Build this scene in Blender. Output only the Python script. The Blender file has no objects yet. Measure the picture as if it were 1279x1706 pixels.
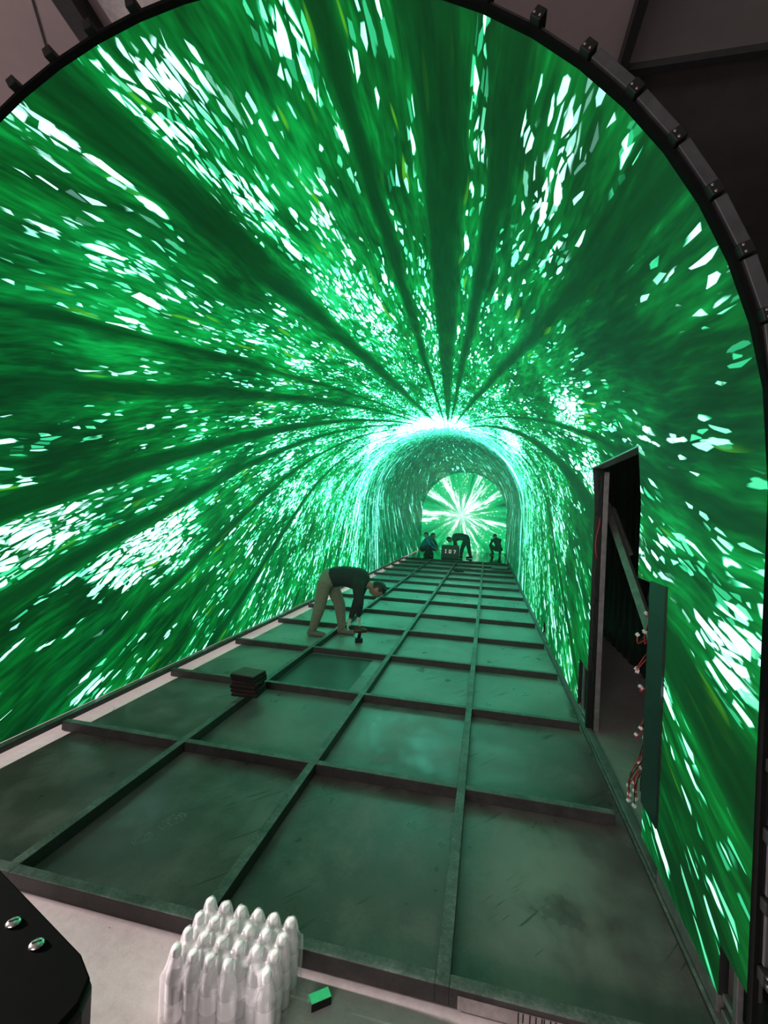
import bpy, bmesh, math, random
from mathutils import Vector, Matrix
random.seed(7)
sc = bpy.context.scene
COL = sc.collection
PI = math.pi

# ------------------------------------------------------------------ camera
F_PX, YAW, PITCH, ROLL, CAM_H = 777.64, 0.21847, 0.00293, 0.04425, 1.687
cy, sy, cp, sp, cr, sr = math.cos(YAW), math.sin(YAW), math.cos(PITCH), math.sin(PITCH), math.cos(ROLL), math.sin(ROLL)
fwd = Vector((-sy*cp, cy*cp, sp)); r0 = Vector((cy, sy, 0)); u0 = r0.cross(fwd)
rgt = r0*cr + u0*sr; upv = u0*cr - r0*sr
cam_d = bpy.data.cameras.new('camera'); cam = bpy.data.objects.new('camera', cam_d); COL.objects.link(cam)
m = Matrix((rgt, upv, -fwd)).transposed().to_4x4(); m.translation = (0, 0, CAM_H); cam.matrix_world = m
cam_d.sensor_fit = 'HORIZONTAL'; cam_d.sensor_width = 36; cam_d.lens = 36*F_PX/1279; cam_d.clip_start = 0.02; cam_d.clip_end = 200
sc.camera = cam

# ------------------------------------------------------------------ world, sun, window light, added fill light, exposure
w = bpy.data.worlds.new('world'); sc.world = w; w.use_nodes = True
w.node_tree.nodes['Background'].inputs[0].default_value = (0.85, 0.8, 0.82, 1)
w.node_tree.nodes['Background'].inputs[1].default_value = 0.35
sun_d = bpy.data.lights.new('sun', 'SUN'); sun_d.energy = 9; sun_d.angle = math.radians(1.2); sun_d.color = (1, .83, .83)
sun = bpy.data.objects.new('sun', sun_d); COL.objects.link(sun)
sun.rotation_euler = Vector((-1, 0, math.tan(math.radians(17)))).to_track_quat('Z', 'Y').to_euler()
def area(name, loc, target, sx, sy_, power, color):
    d = bpy.data.lights.new(name, 'AREA'); d.shape = 'RECTANGLE'; d.size = sx; d.size_y = sy_; d.energy = power; d.color = color
    o = bpy.data.objects.new(name, d); COL.objects.link(o); o.location = loc
    o.rotation_euler = (Vector(loc)-Vector(target)).to_track_quat('Z', 'Y').to_euler(); return o
area('window_daylight', (-6.9, .35, 2.5), (0, .35, 1.0), 2.8, 2.2, 88, (1, .86, .84))
area('fill_light_behind', (-1.0, -5.9, 2.6), (-1.0, 0, 1.2), 4.0, 1.8, 320, (1, .93, .9))  # added fill light for the near bays; that wall has no window
HAZE = .0065
sc.view_settings.view_transform = 'Standard'; sc.view_settings.look = 'None'
sc.view_settings.exposure = 0.0; sc.view_settings.gamma = 1.0; sc.view_settings.use_curve_mapping = False

# ------------------------------------------------------------------ helpers
def link(o): COL.objects.link(o); return o
def tag(o, label=None, cat=None, group=None, kind=None):
    if label: o['label'] = label
    if cat: o['category'] = cat
    if group: o['group'] = group
    if kind: o['kind'] = kind
    return o
def empty(name, loc=(0, 0, 0), rz=0.0, label=None, cat=None, group=None):
    o = link(bpy.data.objects.new(name, None)); o.location = loc; o.rotation_euler = (0, 0, rz); o.empty_display_size = .1
    return tag(o, label, cat, group)
def mesh_obj(name, me, parent=None, loc=(0, 0, 0), rot=(0, 0, 0)):
    o = link(bpy.data.objects.new(name, me)); o.location = loc; o.rotation_euler = rot
    if parent: o.parent = parent
    return o
class MB:
    """collects vertices and faces of one mesh"""
    def __init__(s): s.v = []; s.f = []
    def box(s, a, b, rz=0, c=None):
        x0, y0, z0 = a; x1, y1, z1 = b; n = len(s.v)
        P = [(x0,y0,z0),(x1,y0,z0),(x1,y1,z0),(x0,y1,z0),(x0,y0,z1),(x1,y0,z1),(x1,y1,z1),(x0,y1,z1)]
        s.v += P; s.f += [tuple(n+i for i in q) for q in ((0,3,2,1),(4,5,6,7),(0,1,5,4),(1,2,6,5),(2,3,7,6),(3,0,4,7))]
        return s
    def tube(s, pts, r, seg=8, cap=True, radii=None):
        pts = [Vector(p) for p in pts]; n0 = len(s.v)
        up = Vector((0, 0, 1))
        for i, p in enumerate(pts):
            t = (pts[min(i+1, len(pts)-1)]-pts[max(i-1, 0)])
            t = t.normalized() if t.length > 1e-9 else Vector((0, 0, 1))
            a = t.cross(up if abs(t.z) < .95 else Vector((1, 0, 0))).normalized(); b = a.cross(t).normalized()
            rr = radii[i] if radii else r
            for k in range(seg):
                q = 2*PI*k/seg; s.v.append(tuple(p+a*math.cos(q)*rr+b*math.sin(q)*rr))
        for i in range(len(pts)-1):
            for k in range(seg):
                A = n0+i*seg+k; B = n0+i*seg+(k+1) % seg; s.f.append((A, B, B+seg, A+seg))
        if cap:
            s.f.append(tuple(n0+k for k in range(seg))[::-1]); s.f.append(tuple(n0+(len(pts)-1)*seg+k for k in range(seg)))
        return s
    def lathe(s, prof, seg=12, c=(0, 0, 0)):
        return s.tube([(c[0], c[1], c[2]+z) for r, z in prof], 0, seg, True, [r for r, z in prof])
    def prism(s, poly, z0, z1):
        n = len(s.v); k = len(poly)
        s.v += [(x, y, z0) for x, y in poly]+[(x, y, z1) for x, y in poly]
        s.f.append(tuple(range(n, n+k))[::-1]); s.f.append(tuple(range(n+k, n+2*k)))
        s.f += [(n+i, n+(i+1) % k, n+k+(i+1) % k, n+k+i) for i in range(k)]
        return s
    def mesh(s, name, mat, smooth=False, bevel=0):
        me = bpy.data.meshes.new(name); me.from_pydata(s.v, [], s.f); me.update()
        bm = bmesh.new(); bm.from_mesh(me)
        bmesh.ops.recalc_face_normals(bm, faces=bm.faces)
        if bevel:
            es = [e for e in bm.edges if len(e.link_faces) == 2 and e.calc_face_angle(0) > .6]
            bmesh.ops.bevel(bm, geom=es, offset=bevel, segments=2, affect='EDGES', profile=.6)
        bm.to_mesh(me); bm.free()
        for q in (mat if isinstance(mat, (list, tuple)) else [mat]): me.materials.append(q)
        if smooth: me.polygons.foreach_set('use_smooth', [True]*len(me.polygons))
        return me
    def build(s, name, mat, parent=None, smooth=False, bevel=0, loc=(0, 0, 0), rot=(0, 0, 0)):
        return mesh_obj(name, s.mesh(name, mat, smooth, bevel), parent, loc, rot)

# ------------------------------------------------------------------ node expression helper
class E:
    nt = None
    def __init__(s, sock): s.s = sock
    @staticmethod
    def m(op, *a, clamp=False):
        n = E.nt.nodes.new('ShaderNodeMath'); n.operation = op; n.use_clamp = clamp
        for i, x in enumerate(a):
            if isinstance(x, E): E.nt.links.new(x.s, n.inputs[i])
            else: n.inputs[i].default_value = x
        return E(n.outputs[0])
    def __add__(s, o): return E.m('ADD', s, o)
    __radd__ = __add__
    def __sub__(s, o): return E.m('SUBTRACT', s, o)
    def __rsub__(s, o): return E.m('SUBTRACT', o, s)
    def __mul__(s, o): return E.m('MULTIPLY', s, o)
    __rmul__ = __mul__
    def __truediv__(s, o): return E.m('DIVIDE', s, o)
    def abs(s): return E.m('ABSOLUTE', s)
    def exp(s): return E.m('EXPONENT', s)
    def clamp(s): return E.m('ADD', s, 0.0, clamp=True)
    def step(s, a, b):
        n = E.nt.nodes.new('ShaderNodeMapRange'); n.interpolation_type = 'SMOOTHSTEP'
        E.nt.links.new(s.s, n.inputs[0])
        for i, x in ((1, a), (2, b)):
            if isinstance(x, E): E.nt.links.new(x.s, n.inputs[i])
            else: n.inputs[i].default_value = x
        n.inputs[3].default_value = 0; n.inputs[4].default_value = 1
        return E(n.outputs[0])
    def max(s, o): return E.m('MAXIMUM', s, o)
    def min(s, o): return E.m('MINIMUM', s, o)
def vec(x, y, z=0.0):
    n = E.nt.nodes.new('ShaderNodeCombineXYZ')
    for i, q in enumerate((x, y, z)):
        if isinstance(q, E): E.nt.links.new(q.s, n.inputs[i])
        else: n.inputs[i].default_value = q
    return n.outputs[0]
def noise(v, scale=1.0, detail=2.0, rough=.5, dist=0.0, dims='2D'):
    n = E.nt.nodes.new('ShaderNodeTexNoise'); n.noise_dimensions = dims
    E.nt.links.new(v, n.inputs['Vector']); n.inputs['Scale'].default_value = scale; n.inputs['Detail'].default_value = detail
    n.inputs['Roughness'].default_value = rough; n.inputs['Distortion'].default_value = dist
    return E(n.outputs[0])
def voro_edge(v, scale=1.0, rnd=1.0):
    n = E.nt.nodes.new('ShaderNodeTexVoronoi'); n.voronoi_dimensions = '2D'; n.feature = 'DISTANCE_TO_EDGE'
    E.nt.links.new(v, n.inputs['Vector']); n.inputs['Scale'].default_value = scale; n.inputs['Randomness'].default_value = rnd
    return E(n.outputs[0])
def ramp(e, stops):
    n = E.nt.nodes.new('ShaderNodeValToRGB'); E.nt.links.new(e.s, n.inputs[0])
    el = n.color_ramp.elements
    while len(el) < len(stops): el.new(.5)
    for q, (p, c) in zip(el, stops): q.position = p; q.color = (*c, 1)
    return n.outputs[0]
def mixc(f, a, b, mode='MIX'):
    n = E.nt.nodes.new('ShaderNodeMix'); n.data_type = 'RGBA'; n.blend_type = mode
    if isinstance(f, E): E.nt.links.new(f.s, n.inputs[0])
    else: n.inputs[0].default_value = f
    for i, x in ((6, a), (7, b)):
        if isinstance(x, tuple): n.inputs[i].default_value = (*x, 1)
        else: E.nt.links.new(x, n.inputs[i])
    return n.outputs[2]
def new_mat(name):
    mt = bpy.data.materials.new(name); mt.use_nodes = True; E.nt = mt.node_tree
    return mt, mt.node_tree.nodes['Principled BSDF']
def pos():
    n = E.nt.nodes.new('ShaderNodeNewGeometry'); return n.outputs['Position']
def objc():
    n = E.nt.nodes.new('ShaderNodeTexCoord'); return n.outputs['Object']
def sepxyz(v):
    n = E.nt.nodes.new('ShaderNodeSeparateXYZ'); E.nt.links.new(v, n.inputs[0]); return [E(o) for o in n.outputs]
def plain(name, col, rough=.5, metal=0.0, var=.15, scale=30, bump=0.0, coat=0.0, spec=.5):
    mt, b = new_mat(name)
    n = noise(objc(), scale, 4, .6, dims='3D')
    c1 = tuple(max(0, c*(1-var)) for c in col); c2 = tuple(min(1, c*(1+var)) for c in col)
    E.nt.links.new(ramp(n, [(.3, c1), (.7, c2)]), b.inputs['Base Color'])
    b.inputs['Roughness'].default_value = rough; b.inputs['Metallic'].default_value = metal
    b.inputs['Coat Weight'].default_value = coat; b.inputs['Specular IOR Level'].default_value = spec
    if bump:
        bn = E.nt.nodes.new('ShaderNodeBump'); bn.inputs['Strength'].default_value = bump; bn.inputs['Distance'].default_value = .005
        E.nt.links.new(n.s, bn.inputs['Height']); E.nt.links.new(bn.outputs[0], b.inputs['Normal'])
    return mt

# ------------------------------------------------------------------ screen content: looking up into a bamboo grove
CLEAR = ((-.60, 1.95, .22, .30, 1.0), (-.50, 2.75, .16, .30, .9), (-1.1, 1.68, .10, .14, .8), (.20, 1.9, .10, .35, .55), (.30, 2.35, .10, .3, .5),
         (1.00, 2.05, .10, .3, .75), (1.47, 2.4, .13, .45, .95), (1.74, 1.75, .06, .14, 1.1), (-3.36, 2.65, .17, .60, 1.25), (-3.70, 2.6, .17, .45, 1.2),
         (-3.47, 3.75, .22, .65, 1.25), (-3.74, 3.35, .17, .45, 1.1), (2.55, 1.76, .05, .08, 1.3), (3.56, 1.85, .12, .18, 1.3), (3.22, 2.33, .08, .2, .5), (4.45, 1.92, .07, .16, .8),
         (4.25, 1.78, .05, .1, .7), (2.2, 4.3, .22, .5, 1.0), (2.75, 4.15, .20, .35, 1.0), (-4.6, 2.9, .25, .5, .45), (-4.12, 2.62, .12, .4, .5), (-4.8, 2.6, .12, .25, .5),
         (-.2, 10.2, .85, .6, 1.3), (1.6, 8.6, .35, 1.0, .8), (-.3, 4.6, .3, .8, .5), (.45, 5.5, .15, 1.2, .45), (-2.3, 6.2, .5, 1.0, .4), (-3.1, 6.6, .5, .9, .5),
         (-2.8, 10.8, 1.3, .30, .5), (2.0, 11.6, .9, .22, 1.2), (3.4, 12.4, 1.5, .16, 1.1), (-3.3, 12.6, 1.3, .5, .7), (-1.4, 9.6, .4, .6, .8))
TONE = [(s, y, .35, .6, .55) for s, y in ((-.2, 2.85), (-.31, 3.92), (-1.29, 2.3), (-1.77, 3.14), (-.58, 4.36), (2.2, 1.76), (1.72, 4.41), (-2.64, 4.34), (-1.29, 4.77), (-2.03, 2.89))]
TONE += [(s, y, .6, 1.2, .5) for s, y in ((-.29, 5.19), (.97, 5.47), (-3.01, 9.08), (-2.4, 7.5))]
TONE += [(s, y, .30, .6, -.75) for s, y in ((-1.82, 4.55), (.69, 1.94), (1.1, 2.26), (4.01, 2.02), (2.02, 2.84), (-2.95, 2.59), (-4.63, 4.24), (1.87, 2.08), (-1.32, 1.91), (-.91, 2.75), (-3.94, 3.09), (4.57, 2.07), (2.74, 2.03), (-2.59, 2.71))]
TONE += [(.5, 13.0, 1.6, 1.1, -1.3), (-1.2, 15.0, 1.2, 2.0, -.9), (3.16, 4.81, .9, .5, -.35), (4.37, 7.48, .6, 2.0, -.2), (3.0, 14.5, 2.0, 2.5, -.5), (-3, 17, 2, 3, -.4)]
def field(lst, s, y, mx):
    v = 0.0
    for s0, y0, a, c, k in lst:
        d = ((s-s0)/a)**2+((y-y0)/c)**2
        if d < 9: v = max(v, k*math.exp(-d)) if mx else v+k*math.exp(-d)
    return v
TRUNKS = ((-.092, .0105), (.0295, .0052), (.081, .0125), (.117, .005), (.187, .0062), (-.334, .0070), (-.389, .0055), (-.255, .007), (-.475, .005), (.375, .011), (-.21, .003), (.30, .003), (-.60, .006), (.55, .006))
def attr(name):
    n = E.nt.nodes.new('ShaderNodeAttribute'); n.attribute_name = name; return E(n.outputs['Fac'])
def voro(v):
    n = E.nt.nodes.new('ShaderNodeTexVoronoi'); n.voronoi_dimensions = '2D'; n.feature = 'F1'
    E.nt.links.new(v, n.inputs['Vector']); n.inputs['Scale'].default_value = 1.0
    c = E.nt.nodes.new('ShaderNodeSeparateColor'); E.nt.links.new(n.outputs['Color'], c.inputs[0])
    return E(n.outputs['Distance']), E(c.outputs[0]), E(c.outputs[1]), E(c.outputs[2])
def led_material():
    mt, b = new_mat('led_screen_bamboo')
    uvn = E.nt.nodes.new('ShaderNodeUVMap'); uvn.uv_map = 'content'
    s, y, _ = sepxyz(uvn.outputs[0])
    clear = attr('clearing'); tone = attr('tone')
    v0 = vec(s, y)
    ds = s-0.03; dy = 11.8-y
    r = E.m('SQRT', ds*ds+dy*dy+.02)
    th = E.m('ARCTAN2', ds, dy)
    lr = E.m('LOGARITHM', r, math.e)
    bend = noise(v0, 1.0, 1)-.5
    thw = th+bend*.014
    # bamboo stems (dark, radial)
    th_t = th+bend*.006
    n = E.nt.nodes.new('ShaderNodeValToRGB'); E.nt.links.new(((th_t+.7)/1.4).s, n.inputs[0]); el = n.color_ramp.elements
    n2 = E.nt.nodes.new('ShaderNodeValToRGB'); E.nt.links.new(((th_t+.7)/1.4).s, n2.inputs[0])
    for rn, lst in ((n, sorted(TRUNKS)[::2]), (n2, sorted(TRUNKS)[1::2])):
        el = rn.color_ramp.elements; el[0].position = 0; el[0].color = (0, 0, 0, 1); el[1].position = 1; el[1].color = (0, 0, 0, 1)
        for t0, hw in lst:
            for d, k in ((-1.25, 0), (-.8, 1), (.8, 1), (1.25, 0)):
                q = el.new((t0+hw*d+.7)/1.4); q.color = (k, k, k, 1)
    trunk = E(n.outputs[0]).max(E(n2.outputs[0]))
    big = noise(vec(th*15.0, lr*5.0, 0), 1.0, 2, .6)
    mid = noise(vec(thw*48.0, lr*11.0), 1.0, 2, .6)
    far = y.step(10.6, 12.4)
    near_c = (r*-.33).exp()*(1.0-far*.75)
    glow = (r*-.21).exp()*(1.0-far*.55)
    sides = th.abs().step(.65, 1.15)
    trunk = trunk*(1.0-near_c*1.25).max(.12)*(.55+(big-.35).step(-.15, .1)*.45)
    dens = (big-.5)*1.35+(mid-.5)*1.25+clear*.80+glow*.22+tone*.10+.17-trunk*2.5-sides*.10-far*.20+s.step(1.9, 2.5)*(1.0-y.step(3.0, 5.0))*.09
    # gaps between the leaves, drawn out along the stems
    p1 = vec(thw*165.0+lr*4.0, lr*27.0+thw*14.0)
    f1, ra, rb, rk = voro(p1); d1 = voro_edge(p1)
    rag = noise(vec(thw*520.0, lr*95.0), 1.0, 1)-.5
    size = (rb*rb*.34+.05)*(rk*.45+.75)+.06
    pill = (dens-ra).step(.0, .06)*(1.0-(f1+rag*.42).step(size-.05, size+.07))*(rk*.85+.25).clamp()
    p3 = vec(thw*360.0-lr*16.0, lr*66.0)
    f3, rc, rd, rk3 = voro(p3)
    pill3 = (dens*.72+.03-rc).step(0, .06)*voro_edge(p3).step(.20-rd*.16, .30-rd*.16)*(rk3*.7+.15)
    d2 = voro_edge(vec(thw*70.0+lr*30.0, lr*19.0-thw*38.0))
    d4 = voro_edge(vec(thw*105.0-lr*24.0+7.0, lr*12.0+thw*30.0))
    thr = (.34-dens*.26).max(.045)
    poly = d1.step(thr, thr+.07)*dens.step(.46, .72)*d2.step(.035, .085)*d4.step(.03, .07)
    strk = noise(vec(th*34.0, lr*2.2), 1.0, 3, .7)
    poly = poly.max((strk+clear*.16+tone*.06).step(.60, .72)*sides*.9)
    white = pill.max(poly).max(pill3)*(1.0-trunk.step(.35, .7))
    # leaf mass
    leaf = noise(vec(thw*62.0+lr*6.0, lr*13.0), 1.0, 3, .66)
    fine = noise(vec(thw*300.0, lr*30.0), 1.0, 2, .6)
    g = .27+tone*.26+(big-.5)*.60+(leaf-.5)*.85+(fine-.5)*.48+glow*.74+clear*.05+(strk-.5)*sides*.7
    g = g*(1.0-trunk*.80)+trunk*(fine-.40)*.12
    g = g.clamp()
    green = ramp(g, [(0.0, (.0005, .036, .006)), (.18, (.0006, .066, .010)), (.40, (.0008, .165, .021)), (.66, (.002, .42, .060)), (1.0, (.02, .95, .25))])
    teal = noise(vec(th*9.0+3.0, lr*5.0), 1.0, 1)
    green = mixc((teal.step(.45, .70)*.10+near_c*.40+far*.55).clamp(), green, ramp(g, [(0, (.001, .045, .022)), (.40, (.001, .17, .072)), (.66, (.003, .42, .19)), (1, (.03, .90, .52))]))
    yl = noise(vec(thw*120.0+31.0, lr*13.0), 1.0, 1).step(.70, .76)*big.step(.45, .6)*(1.0-trunk)*(1.0-near_c)
    green = mixc(yl*.7, green, (.14, .70, .015))
    # cyan rim of each gap, pale core; the grove's centre is the brightest sky
    wc = mixc(white.step(.40, .95), (.06, .75, .34), (.95, 1.50, 1.30))
    tint = noise(vec(th*30.0, lr*9.0), 1.0, 0)
    wc = mixc(tint.step(.50, .75)*.55, wc, (1.0, 1.25, 1.45))
    wc = mixc(far*.65, wc, (.22, 1.05, .85))
    wc = mixc(1.0, wc, vec(1.0+near_c*2.5+glow*glow*3.0, 1.0+near_c*6.5+glow*glow*16.0, 1.0+near_c*5.6+glow*glow*14.0), 'MULTIPLY')
    col = mixc(white.step(.05, .6), green, wc)
    b.inputs['Base Color'].default_value = (.010, .010, .011, 1); b.inputs['Roughness'].default_value = .6; b.inputs['Specular IOR Level'].default_value = .12
    E.nt.links.new(col, b.inputs['Emission Color']); b.inputs['Emission Strength'].default_value = 1.0
    mt.cycles.emission_sampling = 'NONE'
    return mt

def end_material():
    mt, b = new_mat('led_screen_starburst')
    uvn = E.nt.nodes.new('ShaderNodeUVMap'); uvn.uv_map = 'content'
    x, z, _ = sepxyz(uvn.outputs[0])
    x = x+.12; z = z-.0
    r = E.m('SQRT', x*x+z*z+.004); th = E.m('ARCTAN2', x, z); lr = E.m('LOGARITHM', r, math.e)
    cx_ = x/r; cz_ = z/r
    rays = noise(vec(cx_*2.6, cz_*2.6, lr*.25), 1.0, 3, .65, dims='3D')
    det = noise(vec(cx_*9.0, cz_*9.0, lr*1.6), 1.0, 3, .7, dims='3D')
    spk = voro_edge(vec(th*16.0, lr*9.0))
    k = rays*1.6+det*.7-.62-(r*.08)
    white = k.step(.47, .62).max(spk.step(.30, .42)*k.step(.32, .5)*.8)
    dark = k.step(.05, .40)
    green = mixc(dark, (.002, .09, .03), (.005, .60, .17))
    core = (r*-3.2).exp()
    col = mixc((white+core*.6).clamp(), green, (1.1, 1.7, 1.5))
    b.inputs['Base Color'].default_value = (.012, .012, .013, 1); b.inputs['Roughness'].default_value = .5
    E.nt.links.new(col, b.inputs['Emission Color']); b.inputs['Emission Strength'].default_value = 1.0
    mt.cycles.emission_sampling = 'NONE'
    return mt

def concrete_mat():
    mt, b = new_mat('hall_concrete')
    p = pos(); n1 = noise(p, 1.3, 5, .6, dims='3D'); n2 = noise(p, 22, 5, .7, dims='3D'); n3 = noise(p, 140, 2, .6, dims='3D')
    c = ramp(n1*.5+n2*.35+n3*.15, [(.30, (.29, .255, .25)), (.50, (.40, .36, .355)), (.70, (.50, .455, .445))])
    spot = noise(p, 14, 2, .5, .5, dims='3D').step(.72, .76)
    c = mixc(spot*.6, c, (.10, .085, .08))
    E.nt.links.new(c, b.inputs['Base Color']); b.inputs['Roughness'].default_value = .6
    bn = E.nt.nodes.new('ShaderNodeBump'); bn.inputs['Strength'].default_value = .25; bn.inputs['Distance'].default_value = .004
    E.nt.links.new(n2.s, bn.inputs['Height']); E.nt.links.new(bn.outputs[0], b.inputs['Normal'])
    return mt
def sheet_mat():
    mt, b = new_mat('dusty_dark_floor_paint_mid_glow')
    p = pos(); x, y, z = sepxyz(p)
    n1 = noise(p, 1.1, 4, .55, .3, dims='3D'); n2 = noise(vec(x*3.0, y*2.2), 1.4, 4, .55, .05); n3 = noise(p, 60, 4, .7, dims='3D')
    d = n1*.55+n2*.35+n3*.10
    c = ramp(d, [(.34, (.078, .050, .054)), (.48, (.115, .074, .079)), (.60, (.20, .150, .150)), (.72, (.27, .22, .215))])
    ux = (x-.33)/.30; uy = (y-2.25)/.55; dz_ = ((ux*ux+uy*uy)*-1.0).exp()*n2.step(.05, .60)
    c = mixc(dz_*.8, c, (.34, .31, .295))
    c = mixc(y.step(2.6, 5.6)*.75, c, ramp(d, [(.34, (.19, .23, .22)), (.50, (.28, .33, .31)), (.66, (.38, .42, .40))]))  # bays get paler with depth: LED light on the floor put into its colour
    # long scuff marks in the left bays
    u = x*.75-y*.66; v = x*.66+y*.75
    sc_ = noise(vec(u*38.0, v*2.6), 1.0, 2, .5).step(.66, .70)*noise(p, 1.4, 1, dims='3D').step(.5, .6)
    c = mixc(sc_*.7, c, (.02, .02, .02))
    E.nt.links.new(c, b.inputs['Base Color'])
    rg = ramp(n2, [(.3, (.27,)*3), (.7, (.50,)*3)]); E.nt.links.new(rg, b.inputs['Roughness'])
    b.inputs['Specular IOR Level'].default_value = .45
    return mt
def beam_mat():
    mt, b = new_mat('black_painted_steel')
    p = pos(); n1 = noise(p, 9, 4, .65, dims='3D'); n2 = noise(p, 70, 3, .7, dims='3D')
    geo = E.nt.nodes.new('ShaderNodeNewGeometry'); nz = sepxyz(geo.outputs['True Normal'])[2]
    top = nz.step(.6, .9)
    dust = ramp(n1*.6+n2*.4, [(.35, (.060, .062, .060)), (.52, (.14, .14, .135)), (.68, (.27, .27, .26))])
    dark = ramp(n1*.6+n2*.4, [(.35, (.018, .016, .016)), (.7, (.055, .048, .046))])
    E.nt.links.new(mixc(top, dark, dust), b.inputs['Base Color']); b.inputs['Roughness'].default_value = .55
    return mt

M = {}
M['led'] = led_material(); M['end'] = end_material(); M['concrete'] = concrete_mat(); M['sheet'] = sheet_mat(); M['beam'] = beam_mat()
M['black'] = plain('black_plastic', (.008, .009, .009), .5, spec=.25)
M['back'] = plain('black_panel_back', (.010, .010, .011), .6)
M['edge'] = plain('black_edge_rubber', (.006, .006, .006), .7, spec=.03)
M['plate'] = plain('grey_steel_plate', (.055, .055, .06), .5, .3, .3, 12)
M['alu'] = plain('dull_aluminium', (.42, .43, .43), .42, .75, .2, 20)
M['bolt'] = plain('zinc_bolt', (.7, .7, .7), .25, 1.0)
M['ceil'] = plain('beige_hall_ceiling', (.40, .325, .325), .8, 0, .10, 1.5)
M['ceil2'] = plain('grey_hall_ceiling', (.25, .225, .23), .8, 0, .2, 1.2)
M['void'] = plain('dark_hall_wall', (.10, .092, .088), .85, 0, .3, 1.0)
M['hall'] = plain('beige_hall_wall', (.42, .36, .35), .85, 0, .1, 2)
M['duct'] = plain('dark_duct', (.04, .038, .04), .5, .2)
M['white_panel'] = plain('white_ceiling_panel', (.75, .70, .69), .6)
M['unlit'] = plain('unlit_module_face', (.010, .018, .017), .45)
M['red'] = plain('red_wire', (.45, .02, .03), .45); M['blk'] = plain('black_wire', (.012, .012, .012), .5)
M['conn'] = plain('white_connector', (.8, .8, .78), .5)
M['dust'] = plain('dusty_steel', (.22, .21, .21), .5, .5, .3, 15)
M['glossfloor'] = plain('polished_black_floor_tile', (.010, .020, .017), .12, 0, .2, 5)

# ------------------------------------------------------------------ hall (the building round the tunnel)
def struct(o): o['kind'] = 'structure'; return o
XW0, XW1, YW0, YW1, ZH = -7.0, 3.6, -6.0, 26.0, 5.0
fl = MB(); fl.box((XW0, YW0, -.1), (XW1, YW1, 0)); floor = struct(fl.build('floor', M['concrete']))
q = MB(); q.box((XW0, YW0, ZH), (.79, YW1, ZH+.15)); ceil = struct(q.build('ceiling', M['ceil']))
q = MB(); q.box((.79, YW0, ZH), (XW1, 3.64, ZH+.15)); q.build('ceiling_panel', M['ceil2'], ceil)
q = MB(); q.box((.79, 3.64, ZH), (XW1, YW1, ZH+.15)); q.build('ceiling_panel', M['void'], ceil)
q = MB(); q.box((.77, YW0, ZH-.10), (.83, YW1, ZH)); q.build('ceiling_beam', M['duct'], ceil)
q = MB(); q.box((.83, 3.62, ZH-.05), (XW1, 3.68, ZH)); q.build('ceiling_beam', M['duct'], ceil)
# joint line, dark duct and white panel in the ceiling, upper left
def ceil_strip(name, a, b, wd, h, mat):
    a = Vector((*a, 0)); b = Vector((*b, 0)); d = (b-a).normalized(); n = Vector((-d.y, d.x, 0))*wd/2
    q = MB(); q.prism([tuple((p)[:2]) for p in (a-n, b-n, b+n, a+n)], ZH-h, ZH); return q.build(name, mat, ceil)
ceil_strip('ceiling_joint', (-2.95, 2.28), (-3.9, 3.58), .014, .006, M['duct'])
ceil_strip('ceiling_duct', (-2.62, 1.6), (-3.10, 4.2), .13, .16, M['duct'])
ceil_strip('ceiling_white_panel', (-2.30, 1.6), (-2.50, 3.2), .42, .05, M['white_panel'])
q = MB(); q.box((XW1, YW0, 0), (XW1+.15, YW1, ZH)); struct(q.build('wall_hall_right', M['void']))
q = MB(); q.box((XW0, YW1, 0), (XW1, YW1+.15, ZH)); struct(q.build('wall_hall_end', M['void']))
q = MB(); q.box((XW0, YW0-.15, 0), (XW1, YW0, ZH)); struct(q.build('wall_hall_behind', M['hall']))
# left hall wall with a long band of windows (sun) and one window beside the camera
q = MB()
q.box((XW0-.15, YW0, 0), (XW0, YW1, .25)); q.box((XW0-.15, YW0, 3.6), (XW0, YW1, ZH))
q.box((XW0-.15, YW0, .25), (XW0, -1.2, 3.6)); q.box((XW0-.15, 1.9, .25), (XW0, 2.05, 3.6)); q.box((XW0-.15, 22.0, .25), (XW0, YW1, 3.6))
q.box((XW0-.15, 2.05, 2.2), (XW0, 22.0, 3.6)); q.box((XW0-.15, -1.2, .25), (XW0, 1.9, 1.2))
wl = struct(q.build('wall_hall_left', M['hall']))

# ------------------------------------------------------------------ LED tunnel
XL, XR, TOP = -3.02, .84, 3.74
CX, R = (XL+XR)/2, (XR-XL)/2; ZC = TOP-R
Y0, Y1, ZB = 1.64, 22.0, .09
STEP = 6.2
arc = [math.radians(90-STEP*k) for k in range(-13, 14)]            # left to right
SP = []                                                             # cross-section (x, z, s)
half = R*math.radians(STEP*13)
AZ = ZC+R*math.sin(arc[0])
for a in arc: SP.append((CX+R*math.cos(a), ZC+R*math.sin(a), R*(PI/2-a)))
def side(sign):
    x0 = XR if sign > 0 else XL; out = []
    sl = PI/2*R
    zs = [ZC]
    z = ZC
    while z-.21 > .55: z -= .21; zs.append(z)
    zs += [.49, .26, ZB]
    return [(x0, z, sign*(sl+ZC-z)) for z in zs]
RIGHT = [SP[-1]]+side(1); LEFT = [SP[0]]+side(-1)
def refine(lst, h):
    out = []
    for a, b in zip(lst[:-1], lst[1:]):
        a_, b_ = (a, b) if isinstance(a, tuple) else ((a,), (b,))
        k = max(1, math.ceil(max(abs(p-q) for p, q in zip(a_, b_))/(h(a_[0]) if callable(h) else h)))
        for i in range(k):
            v = tuple(p+(q-p)*i/k for p, q in zip(a_, b_)); out.append(v if isinstance(a, tuple) else v[0])
    out.append(lst[-1]); return out
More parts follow.
